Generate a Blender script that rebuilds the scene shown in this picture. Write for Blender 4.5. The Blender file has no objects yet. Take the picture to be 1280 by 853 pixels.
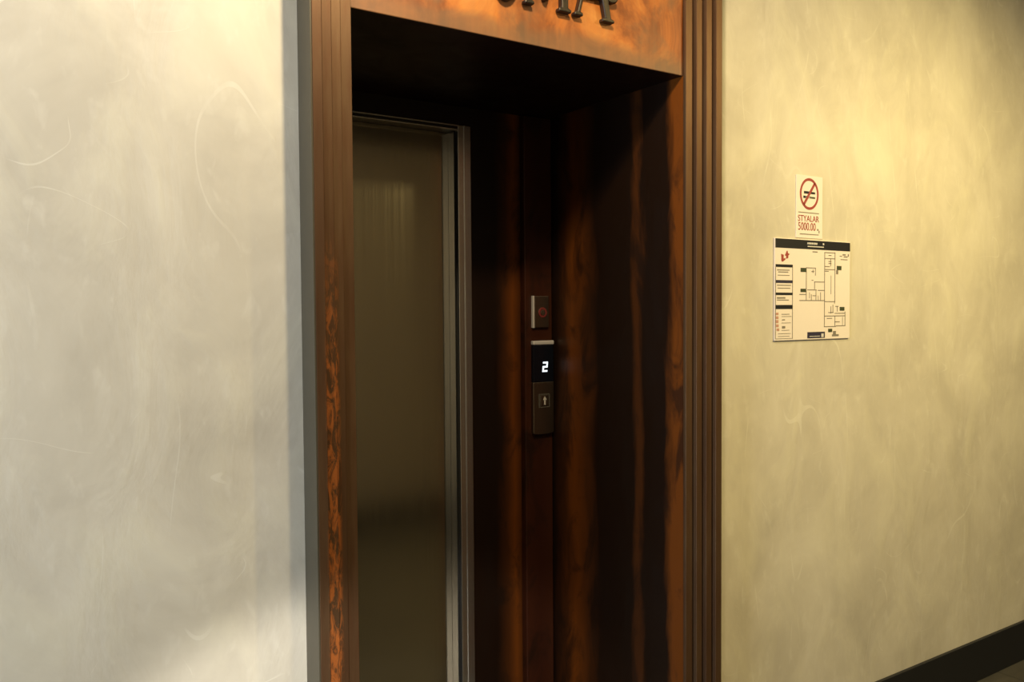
import bpy, bmesh, math, random
from mathutils import Matrix, Vector
random.seed(4)
scene = bpy.context.scene
COL = scene.collection

# ------------------------------------------------------------------ camera
R0 = (0.8295422374540983, -0.558400744624493, -0.006948718044366409)
R1 = (-0.024766345869936937, -0.024355635933221403, -0.9993965334693427)
R2 = (0.5578945280175268, 0.8292137308324675, -0.03403357470206244)
cam_data = bpy.data.cameras.new('camera')
cam_data.sensor_width = 36.0
cam_data.lens = 1070.0 / 1280.0 * 36.0
cam_data.clip_start = 0.02
cam = bpy.data.objects.new('camera', cam_data)
COL.objects.link(cam)
cam.matrix_world = Matrix(((R0[0], -R1[0], -R2[0], 0.0),
                           (R0[1], -R1[1], -R2[1], -1.79),
                           (R0[2], -R1[2], -R2[2], 1.5),
                           (0, 0, 0, 1)))
scene.camera = cam

# ------------------------------------------------------------------ exposure, world, lights
scene.view_settings.view_transform = 'Standard'
scene.view_settings.look = 'None'
scene.view_settings.exposure = 0.0
scene.view_settings.gamma = 1.0
scene.view_settings.use_curve_mapping = False
world = bpy.data.worlds.new('world')
scene.world = world
world.use_nodes = True
world.node_tree.nodes['Background'].inputs[0].default_value = (0.9, 0.85, 0.75, 1)
world.node_tree.nodes['Background'].inputs[1].default_value = 0.02


def spot(name, loc, target, power, color, angle, blend, radius):
    l = bpy.data.lights.new(name, 'SPOT')
    l.energy = power
    l.color = color
    l.spot_size = math.radians(angle)
    l.spot_blend = blend
    l.shadow_soft_size = radius
    o = bpy.data.objects.new(name, l)
    COL.objects.link(o)
    o.location = loc
    o.rotation_euler = (Vector(target) - Vector(loc)).to_track_quat('-Z', 'Y').to_euler()
    return o


def area(name, loc, target, power, color, sx, sy):
    l = bpy.data.lights.new(name, 'AREA')
    l.energy = power
    l.color = color
    l.shape = 'RECTANGLE'
    l.size = sx
    l.size_y = sy
    o = bpy.data.objects.new(name, l)
    COL.objects.link(o)
    o.location = loc
    o.rotation_euler = (Vector(target) - Vector(loc)).to_track_quat('-Z', 'Y').to_euler()
    return o


WARM = (1.0, 0.81, 0.51)
spot('downlight_portal', (0.98, -0.78, 2.80), (1.2, -0.55, 0), 82, WARM, 174, 0.3, 0.05)
spot('downlight_hall', (2.95, -1.65, 2.80), (3.0, 0.0, 0.55), 245, (1.0, 0.79, 0.35), 127, 1.0, 0.06)
spot('downlight_entry', (-0.55, -0.95, 2.80), (-0.55, -0.8, 0), 52, (1.0, 0.94, 0.86), 172, 0.3, 0.06)
spot('low_pool_spot', (-0.3, -2.15, 1.35), (0.82, 0.0, 0.10), 200, (1.0, 0.96, 0.91), 35, 0.30, 0.06)  # added spot, shaped to throw the pool low on the wall; no doorway there
area('cool_fill_area', (-2.3, -0.9, 1.25), (1.0, -0.3, 1.1), 90, (0.66, 0.80, 1.0), 1.2, 1.9)  # added unseen area light, cool fill from the left; no window there


# ------------------------------------------------------------------ materials
class NT:
    """small helper around a node tree"""

    def __init__(self, name):
        self.m = bpy.data.materials.new(name)
        self.m.use_nodes = True
        self.t = self.m.node_tree
        self.b = self.t.nodes['Principled BSDF']
        self.tc = self.n('ShaderNodeTexCoord')

    def n(self, kind, **kw):
        nd = self.t.nodes.new(kind)
        for k, v in kw.items():
            setattr(nd, k, v)
        return nd

    def link(self, a, b):
        self.t.links.new(a, b)

    def mapping(self, scale=(1, 1, 1), loc=(0, 0, 0), rot=(0, 0, 0), src=None):
        mp = self.n('ShaderNodeMapping')
        mp.inputs['Scale'].default_value = scale
        mp.inputs['Location'].default_value = loc
        mp.inputs['Rotation'].default_value = rot
        self.link(src or self.tc.outputs['Object'], mp.inputs['Vector'])
        return mp.outputs['Vector']

    def noise(self, vec, scale=5, detail=4, rough=0.55, dist=0.0):
        nz = self.n('ShaderNodeTexNoise')
        nz.inputs['Scale'].default_value = scale
        nz.inputs['Detail'].default_value = detail
        nz.inputs['Roughness'].default_value = rough
        nz.inputs['Distortion'].default_value = dist
        self.link(vec, nz.inputs['Vector'])
        return nz.outputs['Fac']

    def ramp(self, fac, stops):
        r = self.n('ShaderNodeValToRGB')
        e = r.color_ramp.elements
        while len(e) < len(stops):
            e.new(0.5)
        for el, (p, c) in zip(e, stops):
            el.position = p
            el.color = (c[0], c[1], c[2], 1) if not isinstance(c, (int, float)) else (c, c, c, 1)
        self.link(fac, r.inputs['Fac'])
        return r.outputs['Color']

    def mix(self, fac, a, b, mode='MIX'):
        mx = self.n('ShaderNodeMix', data_type='RGBA', blend_type=mode)
        if isinstance(fac, (int, float)):
            mx.inputs[0].default_value = fac
        else:
            self.link(fac, mx.inputs[0])
        for s, v in ((6, a), (7, b)):
            if isinstance(v, tuple):
                mx.inputs[s].default_value = (v[0], v[1], v[2], 1)
            else:
                self.link(v, mx.inputs[s])
        return mx.outputs[2]

    def math(self, op, a, b=0.0, c=None):
        mt = self.n('ShaderNodeMath', operation=op)
        for i, v in enumerate((a, b, c)):
            if v is None:
                continue
            if isinstance(v, (int, float)):
                mt.inputs[i].default_value = v
            else:
                self.link(v, mt.inputs[i])
        return mt.outputs[0]

    def bump(self, height, strength=0.2, dist=0.01, normal=None):
        bp = self.n('ShaderNodeBump')
        bp.inputs['Strength'].default_value = strength
        bp.inputs['Distance'].default_value = dist
        self.link(height, bp.inputs['Height'])
        if normal is not None:
            self.link(normal, bp.inputs['Normal'])
        return bp.outputs['Normal']

    def set(self, color=None, rough=None, metal=None, normal=None, spec=None):
        for key, v in (('Base Color', color), ('Roughness', rough), ('Metallic', metal), ('Specular IOR Level', spec)):
            if v is None:
                continue
            if isinstance(v, tuple):
                self.b.inputs[key].default_value = (v[0], v[1], v[2], 1)
            elif isinstance(v, (int, float)):
                self.b.inputs[key].default_value = v
            else:
                self.link(v, self.b.inputs[key])
        if normal is not None:
            self.link(normal, self.b.inputs['Normal'])
        return self.m


def plaster(name):
    t = NT(name)
    # trowelled decorative plaster: soft clouds, upright strokes, fine scratches
    cloud = t.noise(t.mapping((1.6, 1.6, 1.2)), 2.2, 5, 0.6, 0.5)
    stroke = t.noise(t.mapping((2.7, 2.7, 1.5), rot=(0, 0.2, 0)), 2.1, 5, 0.58, 0.8)
    fine = t.noise(t.mapping((17, 17, 9), rot=(0, 0.3, 0)), 1.5, 3, 0.55, 0.4)
    base = t.ramp(cloud, [(0.30, (0.50, 0.455, 0.36)), (0.52, (0.585, 0.535, 0.425)), (0.72, (0.67, 0.62, 0.50))])
    hi = t.ramp(stroke, [(0.50, 0.0), (0.60, 0.5), (0.72, 1.0)])
    lo = t.ramp(stroke, [(0.28, 1.0), (0.42, 0.0)])
    c = t.mix(t.math('MULTIPLY', hi, 0.42), base, (0.74, 0.69, 0.52))
    c = t.mix(t.math('MULTIPLY', lo, 0.28), c, (0.45, 0.40, 0.31))
    c = t.mix(t.math('MULTIPLY', t.ramp(fine, [(0.58, 0.0), (0.72, 1.0)]), 0.25), c, (0.76, 0.72, 0.60))
    # scratch lines: thin contour of a stretched noise, kept to patches
    sn = t.noise(t.mapping((3.2, 3.2, 1.1), rot=(0, 0.45, 0), loc=(3, 1, 5)), 1.9, 0.0, 0.4, 0.0)
    line = t.math('LESS_THAN', t.math('ABSOLUTE', t.math('SUBTRACT', sn, 0.5)), 0.005)
    patch = t.ramp(t.noise(t.mapping((2, 2, 2), loc=(8, 0, 3)), 2.4, 2), [(0.52, 0.0), (0.62, 1.0)])
    sm = t.noise(t.mapping((2.4, 2.4, 4.2), rot=(0, -0.5, 0), loc=(7, 4, 2)), 1.8, 0.0, 0.4, 0.0)
    line2 = t.math('LESS_THAN', t.math('ABSOLUTE', t.math('SUBTRACT', sm, 0.52)), 0.003)
    patch2 = t.ramp(t.noise(t.mapping((3, 3, 3), loc=(1, 0, 9)), 2.0, 2), [(0.54, 0.0), (0.62, 1.0)])
    scratch = t.math('ADD', t.math('MULTIPLY', line, patch), t.math('MULTIPLY', line2, patch2))
    c = t.mix(t.math('MULTIPLY', scratch, 0.34), c, (0.78, 0.74, 0.62))
    h = t.math('ADD', t.math('MULTIPLY', stroke, 0.9), t.math('MULTIPLY', fine, 0.14))
    h = t.math('ADD', h, t.math('MULTIPLY', scratch, 0.16))
    nrm = t.bump(h, 0.24, 0.014)
    rough = t.ramp(stroke, [(0.3, 0.62), (0.7, 0.42)])
    return t.set(c, rough, 0.0, nrm, 0.35)


def rust_fascia():
    t = NT('rust_patina_fascia')
    v = t.mapping((1.0, 1.0, 0.8))
    a = t.noise(v, 6.0, 6, 0.62, 0.9)
    g = t.noise(t.mapping((1, 1, 1), loc=(4, 2, 1)), 4.0, 5, 0.6, 0.5)
    s = t.noise(t.mapping((60, 60, 3)), 1.0, 3, 0.5)
    c = t.ramp(a, [(0.26, (0.10, 0.030, 0.007)), (0.42, (0.22, 0.062, 0.012)), (0.55, (0.40, 0.125, 0.022)), (0.72, (0.52, 0.22, 0.05))])
    c = t.mix(t.ramp(g, [(0.48, 0.0), (0.62, 0.9)]), c, (0.14, 0.075, 0.036))
    # grey band worn along the lower edge
    sep = t.n('ShaderNodeSeparateXYZ')
    t.link(t.tc.outputs['Object'], sep.inputs[0])
    zz = t.math('ADD', sep.outputs['Z'], t.math('MULTIPLY', t.math('SUBTRACT', g, 0.5), 0.12))
    low = t.ramp(t.math('SUBTRACT', zz, 2.16), [(0.0, 0.8), (0.03, 0.65), (0.055, 0.0)])
    c = t.mix(low, c, (0.15, 0.088, 0.045))
    c = t.mix(t.math('MULTIPLY', t.ramp(s, [(0.4, 0.0), (0.7, 1.0)]), 0.3), c, (0.30, 0.12, 0.04))
    return t.set(c, 0.5, 0.15, t.bump(a, 0.12, 0.004), 0.35)


def rust_jamb(name, axis, lo, hi, stops, zshift=0.0, amp=0.10):
    """dark brown lacquered steel with upright rust stains at fixed places"""
    t = NT(name)
    sep = t.n('ShaderNodeSeparateXYZ')
    t.link(t.tc.outputs['Object'], sep.inputs[0])
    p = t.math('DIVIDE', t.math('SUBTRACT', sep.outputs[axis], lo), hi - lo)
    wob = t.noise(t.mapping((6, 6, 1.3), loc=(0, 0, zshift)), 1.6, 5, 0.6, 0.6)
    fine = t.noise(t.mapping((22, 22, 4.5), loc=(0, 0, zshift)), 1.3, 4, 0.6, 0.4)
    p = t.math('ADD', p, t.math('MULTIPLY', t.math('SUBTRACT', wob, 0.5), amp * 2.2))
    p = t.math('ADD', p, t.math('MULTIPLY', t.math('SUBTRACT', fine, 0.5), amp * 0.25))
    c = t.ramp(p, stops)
    blot = t.noise(t.mapping((5, 5, 2.2), loc=(2, 3, 1 + zshift)), 1.8, 5, 0.65, 0.8)
    c = t.mix(t.ramp(blot, [(0.50, 0.0), (0.64, 0.75)]), c, (0.010, 0.004, 0.0014))
    return t.set(c, t.ramp(blot, [(0.3, 0.36), (0.7, 0.5)]), 0.0, t.bump(fine, 0.03, 0.004), 0.25)


ORANGE = (0.135, 0.036, 0.004)
MIDR = (0.055, 0.016, 0.003)
DARK = (0.011, 0.0042, 0.0014)


def casing_mat():
    t = NT('brown_rust_casing_steel')
    n1 = t.noise(t.mapping((10, 10, 1.0)), 1.6, 5, 0.6, 0.4)
    n2 = t.noise(t.mapping((80, 80, 10)), 1.0, 4, 0.6)
    c = t.ramp(n1, [(0.3, (0.085, 0.042, 0.019)), (0.5, (0.115, 0.060, 0.028)), (0.7, (0.14, 0.08, 0.038))])
    c = t.mix(t.math('MULTIPLY', t.ramp(n2, [(0.45, 0.0), (0.7, 1.0)]), 0.35), c, (0.10, 0.035, 0.012))
    # orange rust bloom, patchy, with the light pool's highlights painted in, on the two middle ribs
    sep = t.n('ShaderNodeSeparateXYZ')
    t.link(t.tc.outputs['Object'], sep.inputs[0])
    band = t.ramp(t.math('SUBTRACT', sep.outputs['X'], 0.0), [(0.679, 0.0), (0.684, 1.0), (0.714, 1.0), (0.722, 0.0)])
    n3 = t.noise(t.mapping((40, 40, 14), loc=(1, 5, 2)), 1.2, 5, 0.7, 1.4)
    hgt = t.ramp(t.math('DIVIDE', sep.outputs['Z'], 3.0), [(0.25, 1.0), (0.47, 0.75), (0.56, 0.0)])
    bloom = t.math('MULTIPLY', t.math('MULTIPLY', band, t.ramp(n3, [(0.44, 0.0), (0.58, 1.0)])), hgt)
    c = t.mix(bloom, c, (0.55, 0.17, 0.04))
    return t.set(c, 0.48, 0.6, t.bump(n3, 0.05, 0.003), 0.4)


def steel(name, color, rough, aniso=0.0):
    t = NT(name)
    g = t.noise(t.mapping((220, 220, 0.8)), 1.0, 3, 0.6)
    r = t.ramp(g, [(0.3, rough * 0.85), (0.7, rough * 1.15)])
    t.set(color, r, 1.0, t.bump(g, 0.03, 0.001))
    return t.m


def plain(name, color, rough=0.5, metal=0.0, spec=0.5, wear=0.08):
    t = NT(name)
    g = t.noise(t.mapping((30, 30, 30)), 1.5, 3)
    c = t.mix(t.math('MULTIPLY', g, wear), color, tuple(min(1, x * 1.4 + 0.01) for x in color))
    return t.set(c, rough, metal, None, spec)


def floor_mat():
    t = NT('grey_brown_floor_tile')
    n = t.noise(t.mapping((1.5, 6, 1)), 2.0, 6, 0.6, 0.5)
    c = t.ramp(n, [(0.3, (0.05, 0.045, 0.034)), (0.7, (0.085, 0.077, 0.058))])
    br = t.n('ShaderNodeTexBrick')
    br.offset = 0.0
    br.inputs['Color1'].default_value = (1, 1, 1, 1)
    br.inputs['Color2'].default_value = (0.95, 0.95, 0.95, 1)
    br.inputs['Mortar'].default_value = (0.55, 0.55, 0.55, 1)
    br.inputs['Scale'].default_value = 1.0
    br.inputs['Mortar Size'].default_value = 0.004
    br.inputs['Brick Width'].default_value = 0.6
    br.inputs['Row Height'].default_value = 0.6
    t.link(t.tc.outputs['Object'], br.inputs['Vector'])
    c = t.mix(1.0, c, br.outputs['Color'], 'MULTIPLY')
    return t.set(c, 0.4, 0.0, None, 0.4)


M = {}
M['plaster'] = plaster('beige_trowelled_plaster')
M['floor'] = floor_mat()
M['ceiling'] = plain('ceiling_paint', (0.55, 0.52, 0.46), 0.8)
M['darkwall'] = plain('dark_brown_wall_paint', (0.23, 0.19, 0.125), 0.6)
M['baseboard'] = plain('black_baseboard', (0.008, 0.008, 0.009), 0.45)
M['fascia'] = rust_fascia()
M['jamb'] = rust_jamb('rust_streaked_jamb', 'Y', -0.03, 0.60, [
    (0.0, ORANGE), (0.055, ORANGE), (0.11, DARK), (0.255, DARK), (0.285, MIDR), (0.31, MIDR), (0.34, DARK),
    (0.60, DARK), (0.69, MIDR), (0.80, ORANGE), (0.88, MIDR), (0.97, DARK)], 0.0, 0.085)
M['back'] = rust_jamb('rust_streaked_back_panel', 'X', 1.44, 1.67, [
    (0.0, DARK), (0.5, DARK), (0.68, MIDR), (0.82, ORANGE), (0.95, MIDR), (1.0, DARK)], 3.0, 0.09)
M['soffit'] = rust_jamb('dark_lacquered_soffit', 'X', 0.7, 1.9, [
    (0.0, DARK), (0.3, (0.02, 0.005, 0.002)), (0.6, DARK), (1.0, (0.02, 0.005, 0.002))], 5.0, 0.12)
M['strip'] = rust_jamb('red_brown_control_strip', 'X', 1.655, 1.774, [
    (0.0, (0.042, 0.011, 0.004)), (0.5, (0.032, 0.008, 0.003)), (1.0, (0.042, 0.012, 0.0045))], 7.0, 0.12)
M['casing'] = casing_mat()
M['casing_side'] = plain('olive_grey_casing_edge', (0.075, 0.062, 0.038), 0.45, 0.3, 0.4, 0.3)
M['door'] = steel('brushed_door_steel', (0.40, 0.355, 0.27), 0.15)
M['frame'] = steel('satin_frame_steel', (0.74, 0.72, 0.67), 0.22)
M['darksteel'] = steel('dark_head_steel', (0.05, 0.045, 0.04), 0.35)
M['gap'] = plain('shadow_gap_black', (0.006, 0.006, 0.006), 0.7)
M['letter'] = steel('dark_letter_steel', (0.075, 0.062, 0.05), 0.45)
M['plate'] = steel('bronze_plate_steel', (0.30, 0.24, 0.17), 0.34)
M['bar'] = plain('pale_bar_and_lit_edge', (0.72, 0.66, 0.57), 0.35, 0.4)  # cap bar metal, also the painted bright edge of the key plate
M['glass'] = plain('black_display_glass', (0.004, 0.005, 0.008), 0.18, 0.0, 0.4, 0.0)
M['red'] = plain('red_print', (0.16, 0.022, 0.015), 0.5)
M['legend_red'] = plain('faded_red_print', (0.50, 0.27, 0.20), 0.5)
M['rim'] = plain('dull_bronze', (0.16, 0.14, 0.10), 0.4, 0.5)
M['sign_red'] = plain('sign_red_ink', (0.30, 0.05, 0.04), 0.5)
M['paper'] = plain('cream_sign_vinyl', (0.80, 0.70, 0.62), 0.4)
M['board'] = plain('cream_plan_board', (0.78, 0.69, 0.61), 0.35)
M['ink'] = plain('black_ink', (0.012, 0.012, 0.014), 0.45)
M['grey_ink'] = plain('grey_ink', (0.20, 0.175, 0.14), 0.5)
M['pale_ink'] = plain('pale_print', (0.60, 0.57, 0.52), 0.5)
M['green_ink'] = plain('dark_green_marker_ink', (0.045, 0.055, 0.025), 0.5)
M['violet_ink'] = plain('dark_violet_ink', (0.03, 0.025, 0.05), 0.5)
dg = NT('lit_digit')
dg.b.inputs['Base Color'].default_value = (0.8, 0.9, 1, 1)
dg.b.inputs['Emission Color'].default_value = (0.78, 0.9, 1.0, 1)
dg.b.inputs['Emission Strength'].default_value = 1.0
M['digit'] = dg.m
ar = NT('pale_arrow')
ar.b.inputs['Base Color'].default_value = (0.5, 0.45, 0.35, 1)  # plain pale colour, no emission
M['arrow'] = ar.m


# ------------------------------------------------------------------ mesh helpers
def obj(name, bm, mat, parent=None, bevel=0.0, segs=2, smooth=False):
    me = bpy.data.meshes.new(name)
    bmesh.ops.recalc_face_normals(bm, faces=bm.faces)
    bm.to_mesh(me)
    bm.free()
    me.materials.append(M[mat])
    o = bpy.data.objects.new(name, me)
    COL.objects.link(o)
    if parent is not None:
        o.parent = parent
        o.matrix_parent_inverse = Matrix.Translation(-Vector(parent.location))
    if bevel:
        md = o.modifiers.new('bevel', 'BEVEL')
        md.width = bevel
        md.segments = segs
        md.limit_method = 'ANGLE'
        md.angle_limit = math.radians(40)
    if smooth:
        for p in me.polygons:
            p.use_smooth = True
    return o


def empty(name, loc, label, cat, group=None):
    o = bpy.data.objects.new(name, None)
    o.empty_display_size = 0.1
    COL.objects.link(o)
    o.location = loc
    o['label'] = label
    o['category'] = cat
    if group:
        o['group'] = group
    return o


def box(bm, x0, x1, y0, y1, z0, z1):
    vs = [bm.verts.new(p) for p in ((x0, y0, z0), (x1, y0, z0), (x1, y1, z0), (x0, y1, z0),
                                    (x0, y0, z1), (x1, y0, z1), (x1, y1, z1), (x0, y1, z1))]
    for f in ((0, 3, 2, 1), (4, 5, 6, 7), (0, 1, 5, 4), (1, 2, 6, 5), (2, 3, 7, 6), (3, 0, 4, 7)):
        bm.faces.new([vs[i] for i in f])
    return bm


def boxes(*bs):
    bm = bmesh.new()
    for b in bs:
        box(bm, *b)
    return bm


def prism_z(bm, pts, z0, z1):
    """closed outline in plan (x, y), extruded upward"""
    a = [bm.verts.new((x, y, z0)) for x, y in pts]
    b = [bm.verts.new((x, y, z1)) for x, y in pts]
    n = len(pts)
    bm.faces.new(a[::-1])
    bm.faces.new(b)
    for i in range(n):
        bm.faces.new((a[i], a[(i + 1) % n], b[(i + 1) % n], b[i]))
    return bm


def prism_y(bm, pts, y0, y1):
    """closed outline on the wall (x, z), given thickness along y"""
    a = [bm.verts.new((x, y0, z)) for x, z in pts]
    b = [bm.verts.new((x, y1, z)) for x, z in pts]
    n = len(pts)
    bm.faces.new(a)
    bm.faces.new(b[::-1])
    for i in range(n):
        bm.faces.new((a[i], b[i], b[(i + 1) % n], a[(i + 1) % n]))
    return bm


def ring_y(bm, cx, cz, ro, ri, y0, y1, sx=1.0, n=48):
    V = []
    for k in range(n):
        a = 2 * math.pi * k / n
        c, s = math.cos(a), math.sin(a)
        V.append([bm.verts.new((cx + r * c * sx, y, cz + r * s)) for r, y in ((ro, y0), (ro, y1), (ri, y1), (ri, y0))])
    for k in range(n):
        A, B = V[k], V[(k + 1) % n]
        for i in range(4):
            j = (i + 1) % 4
            bm.faces.new((A[i], B[i], B[j], A[j]))
    return bm


def structure(o):
    o['kind'] = 'structure'
    return o


# ------------------------------------------------------------------ setting
XL, XR, YF, ZC = -3.0, 7.0, -2.35, 2.85
HX0, HX1, HZ = 0.70, 1.84, 2.60           # opening in the wall behind the portal casing
structure(obj('floor', boxes((XL, XR, YF, 0.85, -0.1, 0.0)), 'floor'))
structure(obj('ceiling', boxes((XL, XR, YF, 0.14, ZC, ZC + 0.1)), 'ceiling'))
structure(obj('wall_back', boxes((XL, HX0, 0, 0.14, 0, ZC), (HX1, XR, 0, 0.14, 0, ZC), (HX0, HX1, 0, 0.14, HZ, ZC)), 'plaster'))
structure(obj('wall_front', boxes((XL, XR, YF - 0.14, YF, 0, ZC)), 'darkwall'))
structure(obj('wall_left', boxes((XL - 0.14, XL, YF, 0.14, 0, ZC)), 'plaster'))
structure(obj('wall_right', boxes((XR, XR + 0.14, YF, 0.14, 0, ZC)), 'plaster'))
structure(obj('baseboard_right', boxes((1.888, XR, -0.014, 0.0, 0.0, 0.165)), 'baseboard', None, 0.002))
structure(obj('baseboard_front', boxes((XL, XR, YF, YF + 0.014, 0, 0.165)), 'baseboard'))
structure(obj('baseboard_left', boxes((XL, 0.654, -0.014, 0.0, 0.0, 0.165)), 'baseboard', None, 0.002))

# ------------------------------------------------------------------ elevator portal
CL, CR = 0.656, 1.886                      # outer edges of the casing
OL, OR = 0.762, 1.774                      # opening
YFA = -0.031                               # fascia plane, deepest step
YB, ZS = 0.62, 2.165                       # back of the recess, soffit height
TOP = 2.62
portal = empty('elevator_portal', (1.268, 0, 0),
               'rust-patina steel elevator portal with stepped brown casing, deep dark recess and orange fascia', 'portal')


def stepped(outer, inner, side):
    w = (inner - outer) / 4.0
    pts = [(outer, 0.0), (outer, -0.075)]
    y = -0.075
    for k in range(4):
        xa = outer + w * (k + 1)
        g = 0.0035 * side                     # narrow quirk cut beside each rib
        pts += [(xa - g, y), (xa - g, y + 0.020), (xa, y + 0.020), (xa, y + 0.011)] if k < 3 else [(xa, y)]
        y += 0.011
    q = 0.0205 * side
    pts += [(inner, -0.0312), (inner - q, -0.0312), (inner - q, -0.0005)]
    pts[0] = (outer, -0.0005)
    return pts


bm = prism_z(bmesh.new(), stepped(CL + 0.004, OL, 1), 0.0, TOP)
obj('casing', bm, 'casing', portal, 0.0012)
bm = prism_z(bmesh.new(), stepped(CR, OR, -1), 0.0, TOP)
obj('casing', bm, 'casing', portal, 0.0012)
e = obj('casing_edge', boxes((CL, CL + 0.004, -0.0745, -0.0005, 0.0, TOP)), 'casing_side', portal, 0.0008)
e['label'] = 'olive-grey outer edge of the casing'
obj('casing_head', boxes((CL, CR, -0.075, -0.0005, TOP + 0.001, TOP + 0.1)), 'casing', portal, 0.0012)
f = obj('fascia', boxes((OL, OR, YFA, -0.027, ZS, TOP)), 'fascia', portal, 0.002)
f['label'] = 'orange rust-patina fascia over the opening'
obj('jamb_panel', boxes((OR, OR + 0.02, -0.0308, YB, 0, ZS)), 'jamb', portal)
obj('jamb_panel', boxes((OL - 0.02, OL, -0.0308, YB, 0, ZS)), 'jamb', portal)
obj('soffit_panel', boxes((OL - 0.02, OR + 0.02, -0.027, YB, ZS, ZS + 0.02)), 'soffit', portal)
DFX0, DFX1, DZ = OL + 0.002, 1.457, 2.103   # outer edges of the door frame
bm = boxes((DFX1 + 0.0005, 1.774, YB, YB + 0.10, 0, ZS), (OL, DFX1 + 0.0005, YB, YB + 0.10, DZ + 0.0005, ZS))
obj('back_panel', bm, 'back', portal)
s = obj('control_strip', boxes((1.656, 1.770, 0.592, YB, 0, ZS - 0.004)), 'strip', portal, 0.003)
s['label'] = 'red-brown upright strip carrying the buttons'

# ------------------------------------------------------------------ elevator door
door = empty('elevator_door', (1.1, YB + 0.07, 0),
             'brushed steel sliding elevator door in a satin steel frame at the back of the recess', 'elevator door')
obj('door_panel', boxes((1.045, 1.412, 0.661, 0.686, 0.012, 2.0855)), 'door', door, 0.001)
obj('door_panel', boxes((OL + 0.03, 1.060, 0.690, 0.715, 0.012, 2.0855)), 'door', door, 0.001)
fr = obj('door_frame', boxes((1.4085, DFX1, YB - 0.012, 0.660, 0, DZ)), 'frame', door, 0.0015)
rd = obj('frame_ridge', boxes((1.430, 1.436, YB - 0.015, YB - 0.012, 0, DZ)), 'frame', fr, 0.0008)
rt = obj('frame_return', boxes((1.402, 1.4085, YB + 0.004, 0.660, 0, DZ - 0.02)), 'frame', fr)
gp = obj('shadow_gap', boxes((1.4035, 1.4105, YB - 0.006, YB + 0.004, 0, DZ - 0.02)), 'gap', fr)
obj('door_frame', boxes((OL + 0.0005, OL + 0.03, YB - 0.012, 0.76, 0, DZ)), 'frame', door, 0.0015)
fh = obj('frame_head', boxes((OL + 0.03, 1.4085, YB - 0.010, 0.719, DZ - 0.017, DZ)), 'darksteel', door, 0.001)
obj('frame_ridge', boxes((OL + 0.03, 1.4085, YB - 0.014, YB - 0.010, DZ - 0.0045, DZ)), 'frame', fh, 0.0008)
obj('frame_ridge', boxes((OL + 0.03, 1.4085, YB - 0.014, YB - 0.010, DZ - 0.017, DZ - 0.013)), 'frame', fh, 0.0008)
obj('sill', boxes((OL + 0.03, 1.4085, YB - 0.012, 0.76, 0.0, 0.010)), 'frame', door)

# ------------------------------------------------------------------ fascia letters
LB = 2.258          # baseline
LH = 0.195
Y0, Y1 = YFA - 0.018, YFA - 0.0003


def letter(name, bm, lab):
    o = obj(name, bm, 'letter', None, 0.003)
    o['label'] = lab
    o['category'] = 'letter'
    o['group'] = 'raised letters on the portal fascia'
    return o


bm = bmesh.new()   # O: oval with swelling sides
n = 40
V = []
for k in range(n):
    a = 2 * math.pi * k / n
    c, s_ = math.cos(a), math.sin(a)
    V.append([bm.verts.new(p) for p in ((1.166 + 0.048 * c, Y0, LB + LH / 2 + (LH / 2 + 0.004) * s_), (1.166 + 0.048 * c, Y1, LB + LH / 2 + (LH / 2 + 0.004) * s_),
                                        (1.166 + 0.026 * c, Y1, LB + LH / 2 + (LH / 2 - 0.010) * s_), (1.166 + 0.026 * c, Y0, LB + LH / 2 + (LH / 2 - 0.010) * s_))])
for k in range(n):
    A, B = V[k], V[(k + 1) % n]
    for i in range(4):
        bm.faces.new((A[i], B[i], B[(i + 1) % 4], A[(i + 1) % 4]))
letter('fascia_letter', bm, 'dark metal letter O on orange fascia, leftmost of the three letters, left of the M')

T = LB + LH
pM = [(1.218, LB), (1.246, LB), (1.246, LB + 0.008), (1.237, LB + 0.012), (1.237, T - 0.045), (1.279, LB + 0.018), (1.289, LB + 0.018), (1.331, T - 0.045),
      (1.331, LB + 0.012), (1.322, LB + 0.008), (1.322, LB), (1.362, LB), (1.362, LB + 0.008), (1.352, LB + 0.012), (1.352, T - 0.012), (1.362, T - 0.008), (1.362, T),
      (1.332, T), (1.287, LB + 0.07), (1.246, T), (1.218, T), (1.218, T - 0.008), (1.229, T - 0.012), (1.229, LB + 0.012), (1.218, LB + 0.008)]
letter('fascia_letter', prism_y(bmesh.new(), pM, Y0, Y1), 'dark metal letter M on orange fascia, between the O and the A')

bm = prism_y(bmesh.new(),
             [(1.372, LB), (1.400, LB), (1.400, LB + 0.008), (1.3915, LB + 0.011), (1.4035, LB + 0.056), (1.4645, LB + 0.056), (1.4745, LB + 0.011), (1.465, LB + 0.008), (1.465, LB),
              (1.505, LB), (1.505, LB + 0.008), (1.494, LB + 0.011), (1.4855, LB + 0.054), (1.497, LB + 0.052), (1.512, LB + 0.056), (1.518, LB + 0.064), (1.512, LB + 0.073), (1.481, LB + 0.073),
              (1.452, T), (1.434, T), (1.3815, LB + 0.011), (1.372, LB + 0.008)], Y0, Y1)
letter('fascia_letter', bm, 'dark metal letter A on orange fascia, rightmost of the three letters')

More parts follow.
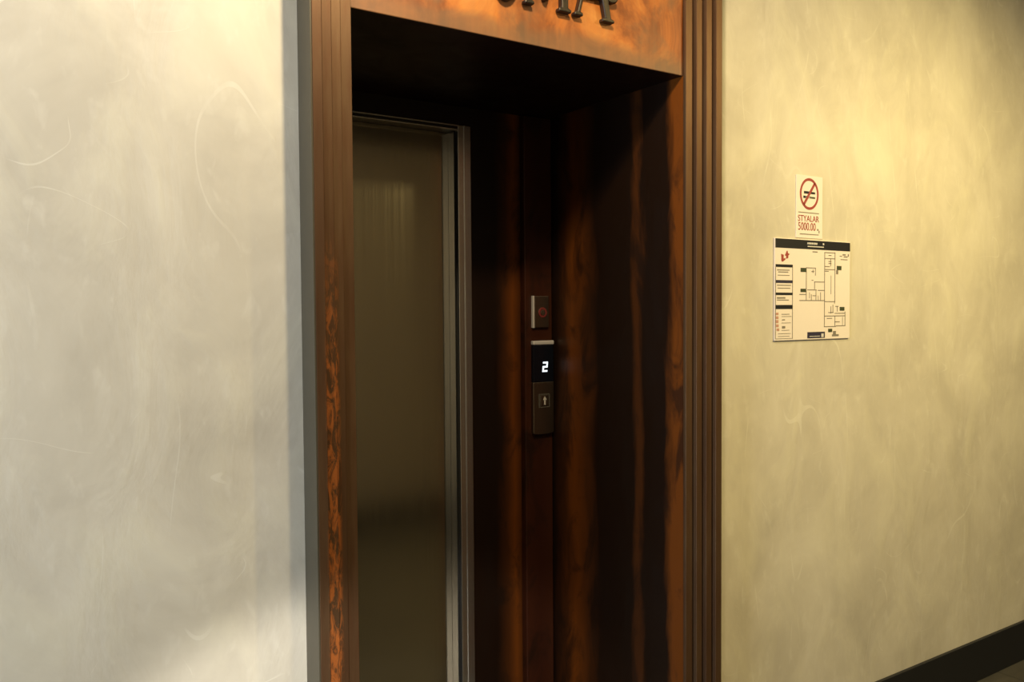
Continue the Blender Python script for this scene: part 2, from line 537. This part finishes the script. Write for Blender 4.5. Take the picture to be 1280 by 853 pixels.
# ------------------------------------------------------------------ call station and key switch on the strip
YS = 0.5917
key = empty('key_switch_plate', (1.716, YS, 1.5), 'small bronze plate with a red-marked key switch, above the call button panel', 'switch')
obj('plate', boxes((1.688, 1.749, YS - 0.010, YS, 1.446, 1.553)), 'plate', key, 0.0015)
p = obj('lit_edge', boxes((1.682, 1.688, YS - 0.011, YS, 1.445, 1.554)), 'bar', key, 0.0008)  # strip for the plate's lit edge, brightness put into its colour
p['label'] = 'lit left edge of the plate, brightness put into its pale colour'
bm = ring_y(bmesh.new(), 1.722, 1.497, 0.0175, 0.010, YS - 0.013, YS - 0.010, 1.0, 28)
kr = obj('keyhole_ring', bm, 'red', key, 0.001)
kr['label'] = 'dark red ring'
bm = bmesh.new()
ring_y(bm, 1.722, 1.497, 0.0098, 0.002, YS - 0.0145, YS - 0.010, 1.0, 20)
box(bm, 1.7205, 1.7235, YS - 0.0155, YS - 0.0105, 1.489, 1.505)
obj('lock_cylinder', bm, 'plate', kr, 0.0008)

call = empty('call_button_panel', (1.722, YS, 1.24), 'tall bronze elevator call panel with black floor display showing 2', 'call panel')
PX0, PX1 = 1.679, 1.766
YP = YS - 0.014
pts = []
bm = bmesh.new()
out = [(PX0, 1.086), (PX0 + 0.004, 1.082)] + [(PX0 + 0.004 + (PX1 - PX0 - 0.008) * k / 8, 1.082 - 0.003 * math.sin(math.pi * k / 8)) for k in range(1, 8)] + \
      [(PX1 - 0.004, 1.082), (PX1, 1.088), (PX1, 1.259), (PX0, 1.259)]
prism_y(bm, out, YP, YS)
obj('panel_body', bm, 'plate', call, 0.002)
dsp = obj('display', boxes((PX0 + 0.001, PX1 - 0.001, YP, YS, 1.260, 1.386)), 'glass', call, 0.0015)
dsp['label'] = 'black glass floor display'
tb = obj('top_bar', boxes((PX0, PX1, YP - 0.003, YS, 1.387, 1.401)), 'bar', call, 0.003)
tb['label'] = 'pale metal cap bar'
# digit 2: slanted segments
dx, dz, w, hgt, th = 1.7165, 1.2935, 0.021, 0.035, 0.0062


def seg(bm, x0, z0, x1, z1):
    sh = lambda z: 0.10 * (z - dz)
    prism_y(bm, [(x0 + sh(z0), z0), (x1 + sh(z0), z0), (x1 + sh(z1), z1), (x0 + sh(z1), z1)], YP - 0.0012, YP - 0.0001)


bm = bmesh.new()
seg(bm, dx, dz, dx + w, dz + th)
seg(bm, dx, dz + th, dx + th, dz + hgt / 2 - th / 2)
seg(bm, dx, dz + hgt / 2 - th / 2, dx + w, dz + hgt / 2 + th / 2)
seg(bm, dx + w - th, dz + hgt / 2 + th / 2, dx + w, dz + hgt - th)
seg(bm, dx, dz + hgt - th, dx + w, dz + hgt)
d = obj('digit', bm, 'digit', dsp)
d['label'] = 'lit white digit 2'
bt = obj('call_button', boxes((1.706, 1.742, YP - 0.004, YP, 1.176, 1.214)), 'plate', call, 0.002)
rim = bmesh.new()
for b in ((1.7015, 1.7045, 1.1715, 1.2185), (1.7435, 1.7465, 1.1715, 1.2185), (1.7045, 1.7435, 1.2155, 1.2185), (1.7045, 1.7435, 1.1715, 1.1745)):
    box(rim, b[0], b[1], YP - 0.0025, YP, b[2], b[3])
obj('button_rim', rim, 'rim', bt)
bm = prism_y(bmesh.new(), [(1.721, 1.181), (1.727, 1.181), (1.727, 1.198), (1.732, 1.198), (1.724, 1.210), (1.716, 1.198), (1.721, 1.198)], YP - 0.005, YP - 0.004)
a = obj('arrow_mark', bm, 'arrow', bt)
a['label'] = 'pale upward arrow'

# ------------------------------------------------------------------ no smoking sign
SX0, SX1, SZ0, SZ1 = 2.3105, 2.4465, 1.734, 1.937


def sgn(X, Y):
    u = (X - 303) / 277.0
    top = 75 + 25 * u
    return SX0 + (SX1 - SX0) * u, SZ1 - (SZ1 - SZ0) * (Y - top) / (755 - top)


sign = empty('no_smoking_sign', (2.378, 0, SZ0), 'cream no-smoking notice with red prohibition circle, on plaster above the floor plan board', 'sign')
obj('sign_sheet', boxes((SX0, SX1, -0.0025, 0, SZ0, SZ1)), 'paper', sign, 0.0006, 1)
YA, YBk = -0.0034, -0.0025
scx, scz = sgn(437, 281)
rx = (SX1 - SX0) * 0.5 * 195 / 277.0
rz = (SZ1 - SZ0) * 0.5 * 338 / 668.0
bm = ring_y(bmesh.new(), scx, scz, rz, rz * 0.84, YA, YBk, rx / rz)
a = math.radians(50)
dxx, dzz = math.cos(a), math.sin(a)
th = 0.0055
for t0, t1 in ((-1, 1),):
    prism_y(bm, [(scx - rx * 0.9 * dxx - th * dzz * 0.7, scz - rz * 0.9 * dzz + th * dxx), (scx - rx * 0.9 * dxx + th * dzz * 0.7, scz - rz * 0.9 * dzz - th * dxx),
                 (scx + rx * 0.9 * dxx + th * dzz * 0.7, scz + rz * 0.9 * dzz - th * dxx), (scx + rx * 0.9 * dxx - th * dzz * 0.7, scz + rz * 0.9 * dzz + th * dxx)], YA, YBk)
o = obj('prohibition_mark', bm, 'sign_red', sign)
o['label'] = 'red circle with diagonal bar'
bm = bmesh.new()


def sbox(bm, fn, X0, Ya, X1, Yb, ya=-0.0031, yb=-0.0025):
    x0, z0 = fn(X0, Yb)
    x1, _ = fn(X1, Yb)
    _, z1 = fn(X0, Ya)
    box(bm, min(x0, x1), max(x0, x1), ya, yb, min(z0, z1), max(z0, z1))


for r in ((382, 250, 440, 277), (452, 258, 498, 280), (376, 300, 400, 325)):
    sbox(bm, sgn, *r)
o = obj('cigarette_symbol', bm, 'ink', sign)
o['label'] = 'black cigarette symbol'
bm = bmesh.new()
for r in ((404, 303, 416, 330), (420, 305, 432, 328), (440, 306, 452, 328), (455, 310, 498, 328)):
    sbox(bm, sgn, *r)
obj('vapour_symbol', bm, 'green_ink', sign)
for r in ((325, 474, 540, 483), (340, 708, 538, 717)):
    bm = bmesh.new()
    sbox(bm, sgn, *r)
    obj('rule_line', bm, 'grey_ink', sign)


def text(name, body, x0, x1, z0, z1, y, mat, parent):
    c = bpy.data.curves.new(name, 'FONT')
    c.body = body
    c.extrude = 0.00025
    t = bpy.data.objects.new(name, c)
    COL.objects.link(t)
    dgp = bpy.context.evaluated_depsgraph_get()
    me = bpy.data.meshes.new_from_object(t.evaluated_get(dgp))
    bpy.data.objects.remove(t)
    bm = bmesh.new()
    bm.from_mesh(me)
    xs = [v.co.x for v in bm.verts]
    ys = [v.co.y for v in bm.verts]
    for v in bm.verts:
        X, Yv, Z = v.co
        v.co = (x0 + (x1 - x0) * (X - min(xs)) / (max(xs) - min(xs)), y - Z, z0 + (z1 - z0) * (Yv - min(ys)) / (max(ys) - min(ys)))
    return obj(name, bm, mat, parent)


xa, za = sgn(322, 575)
xb, zb = sgn(540, 515)
text('warning_lettering', 'STYALAR', xa, xb, za, zb, -0.0030, 'sign_red', sign)
xa, za = sgn(325, 670)
xb, zb = sgn(505, 590)
text('warning_lettering', '5000.00', xa, xb, za, zb, -0.0030, 'sign_red', sign)
bm = bmesh.new()
sbox(bm, sgn, 522, 650, 536, 668)
sbox(bm, sgn, 538, 668, 547, 696)
obj('comma_mark', bm, 'grey_ink', sign)

# ------------------------------------------------------------------ floor plan board
BX0, BX1, BZ0, BZ1 = 2.203, 2.593, 1.402, 1.729


def pl(X, Y):
    u = (X - 47) / 565.0
    top = 50 + 32 * u
    bot = 815 - 15 * u
    return BX0 + (BX1 - BX0) * u, BZ1 - (BZ1 - BZ0) * (Y - top) / (bot - top)


board = empty('floor_plan_board', (2.398, 0, BZ0), 'cream evacuation floor plan board with black header bar, on the right plaster wall', 'sign')
obj('board_sheet', boxes((BX0, BX1, -0.006, 0, BZ0, BZ1)), 'board', board, 0.001, 1)
FY, BY = -0.0068, -0.006


def pbox(bm, X0, Ya, X1, Yb, y0=FY, y1=BY):
    sbox(bm, pl, X0, Ya, X1, Yb, y0, y1)


hb = obj('header_bar', boxes((BX0 + 0.002, BX1 - 0.002, FY, BY, BZ1 - 0.031, BZ1 - 0.002)), 'ink', board)
bm = bmesh.new()
x = 278
rr = random.Random(2)
while x < 400:
    w = rr.choice((6, 8, 10))
    if rr.random() < 0.85:
        pbox(bm, x, 84 + (x - 278) * 0.05, x + w, 98 + (x - 278) * 0.05, FY - 0.0005, FY)
    x += w + 3
pbox(bm, 280, 110, 402, 117, FY - 0.0005, FY)
obj('header_lettering', bm, 'pale_ink', hb)
lg = bmesh.new()
prism_y(lg, [pl(90, 170)[0:2], pl(108, 178), pl(106, 205), pl(118, 200), pl(120, 212), pl(100, 228), pl(92, 222)], FY, BY)
prism_y(lg, [pl(122, 168), pl(128, 150), pl(134, 146), pl(138, 165), pl(150, 172), pl(140, 182), pl(140, 200), pl(124, 206), pl(126, 186), pl(116, 180)], FY, BY)
o = obj('logo_mark', lg, 'sign_red', board)
o['label'] = 'small dark red emblem in the top left corner'
for (X0, Ya, X1, Yb, m) in ((52, 246, 172, 266, 'ink'), (52, 363, 172, 384, 'violet_ink'), (52, 456, 172, 474, 'ink'), (52, 548, 172, 578, 'ink')):
    b = bmesh.new()
    pbox(b, X0, Ya, X1, Yb)
    obj('legend_bar', b, m, board)
b = bmesh.new()
for (X0, Ya, X1, Yb) in ((50, 266, 53, 800), (170, 266, 173, 800), (62, 285, 150, 291), (70, 300, 140, 306), (66, 325, 150, 329), (62, 398, 160, 404), (66, 420, 155, 425), (62, 490, 120, 500), (62, 508, 145, 514),
                         (95, 615, 150, 619), (95, 632, 165, 635), (98, 655, 118, 662), (95, 680, 160, 683), (98, 705, 120, 722), (95, 735, 150, 738), (70, 760, 160, 763), (70, 780, 150, 783), (50, 798, 173, 801)):
    pbox(b, X0, Ya, X1, Yb)
obj('legend_text', b, 'grey_ink', board)
b = bmesh.new()
for (X0, Ya, X1, Yb) in ((54, 605, 72, 622), (54, 632, 72, 652), (54, 660, 72, 682), (56, 692, 74, 712), (60, 722, 78, 740)):
    pbox(b, X0, Ya, X1, Yb, FY, BY)
obj('legend_symbol', b, 'legend_red', board)
b = bmesh.new()
LW = 4


def hl(X0, X1, Y):
    pbox(b, X0, Y - 2.6, X1, Y + 2.6)


def vl(X, Ya, Yb, w=3.6):
    pbox(b, X - w / 2, Ya, X + w / 2, Yb)


hl(408, 492, 158); hl(408, 492, 202); hl(408, 450, 262); hl(408, 490, 284); hl(408, 440, 297)
vl(410, 158, 715); vl(490, 158, 525); vl(456, 202, 262); vl(460, 330, 470, 2.4); hl(440, 462, 180); hl(440, 462, 225); hl(440, 462, 240)
hl(270, 342, 272); vl(272, 272, 436); vl(340, 272, 330); hl(310, 330, 300); vl(322, 285, 310); hl(312, 325, 365)
hl(332, 410, 377); vl(334, 377, 432); hl(280, 350, 436); hl(360, 410, 440)
hl(222, 274, 470); hl(222, 412, 515); vl(272, 440, 515); vl(310, 470, 515); vl(345, 440, 515); vl(380, 455, 515); vl(296, 455, 500, 2.4); vl(362, 480, 515, 2.4); hl(320, 345, 480)
hl(410, 492, 524); vl(488, 518, 540); hl(410, 572, 632); hl(410, 500, 712); vl(492, 632, 712); vl(572, 600, 705); hl(500, 575, 706); hl(490, 530, 676); vl(460, 560, 612); vl(476, 548, 608); hl(440, 480, 606); vl(510, 560, 600)
hl(496, 520, 560); hl(490, 570, 612); vl(552, 640, 700, 2.4); hl(430, 470, 650)
obj('plan_lines', b, 'grey_ink', board)
for (X0, Ya, X1, Yb) in ((230, 273, 270, 302), (230, 428, 268, 452), (505, 258, 540, 288), (530, 565, 566, 592), (440, 728, 470, 752)):
    b = bmesh.new()
    pbox(b, X0, Ya, X1, Yb, FY - 0.0004, BY)
    obj('room_marker', b, 'green_ink', board)
b = bmesh.new()
for (X0, Ya, X1, Yb) in ((500, 290, 515, 320), (478, 745, 500, 770), (470, 770, 522, 784), (318, 150, 355, 157), (528, 182, 545, 188), (550, 170, 575, 180), (560, 186, 590, 194), (592, 170, 600, 188), (535, 208, 590, 213)):
    pbox(b, X0, Ya, X1, Yb)
obj('plan_caption', b, 'grey_ink', board)
b = bmesh.new()
pbox(b, 282, 752, 414, 798)
fp = obj('footer_plate', b, 'violet_ink', board)
b = bmesh.new()
pbox(b, 386, 763, 404, 790, FY - 0.0004, FY)
pbox(b, 296, 782, 376, 786, FY - 0.0004, FY)
obj('footer_mark', b, 'pale_ink', fp)

bpy.context.view_layer.update()
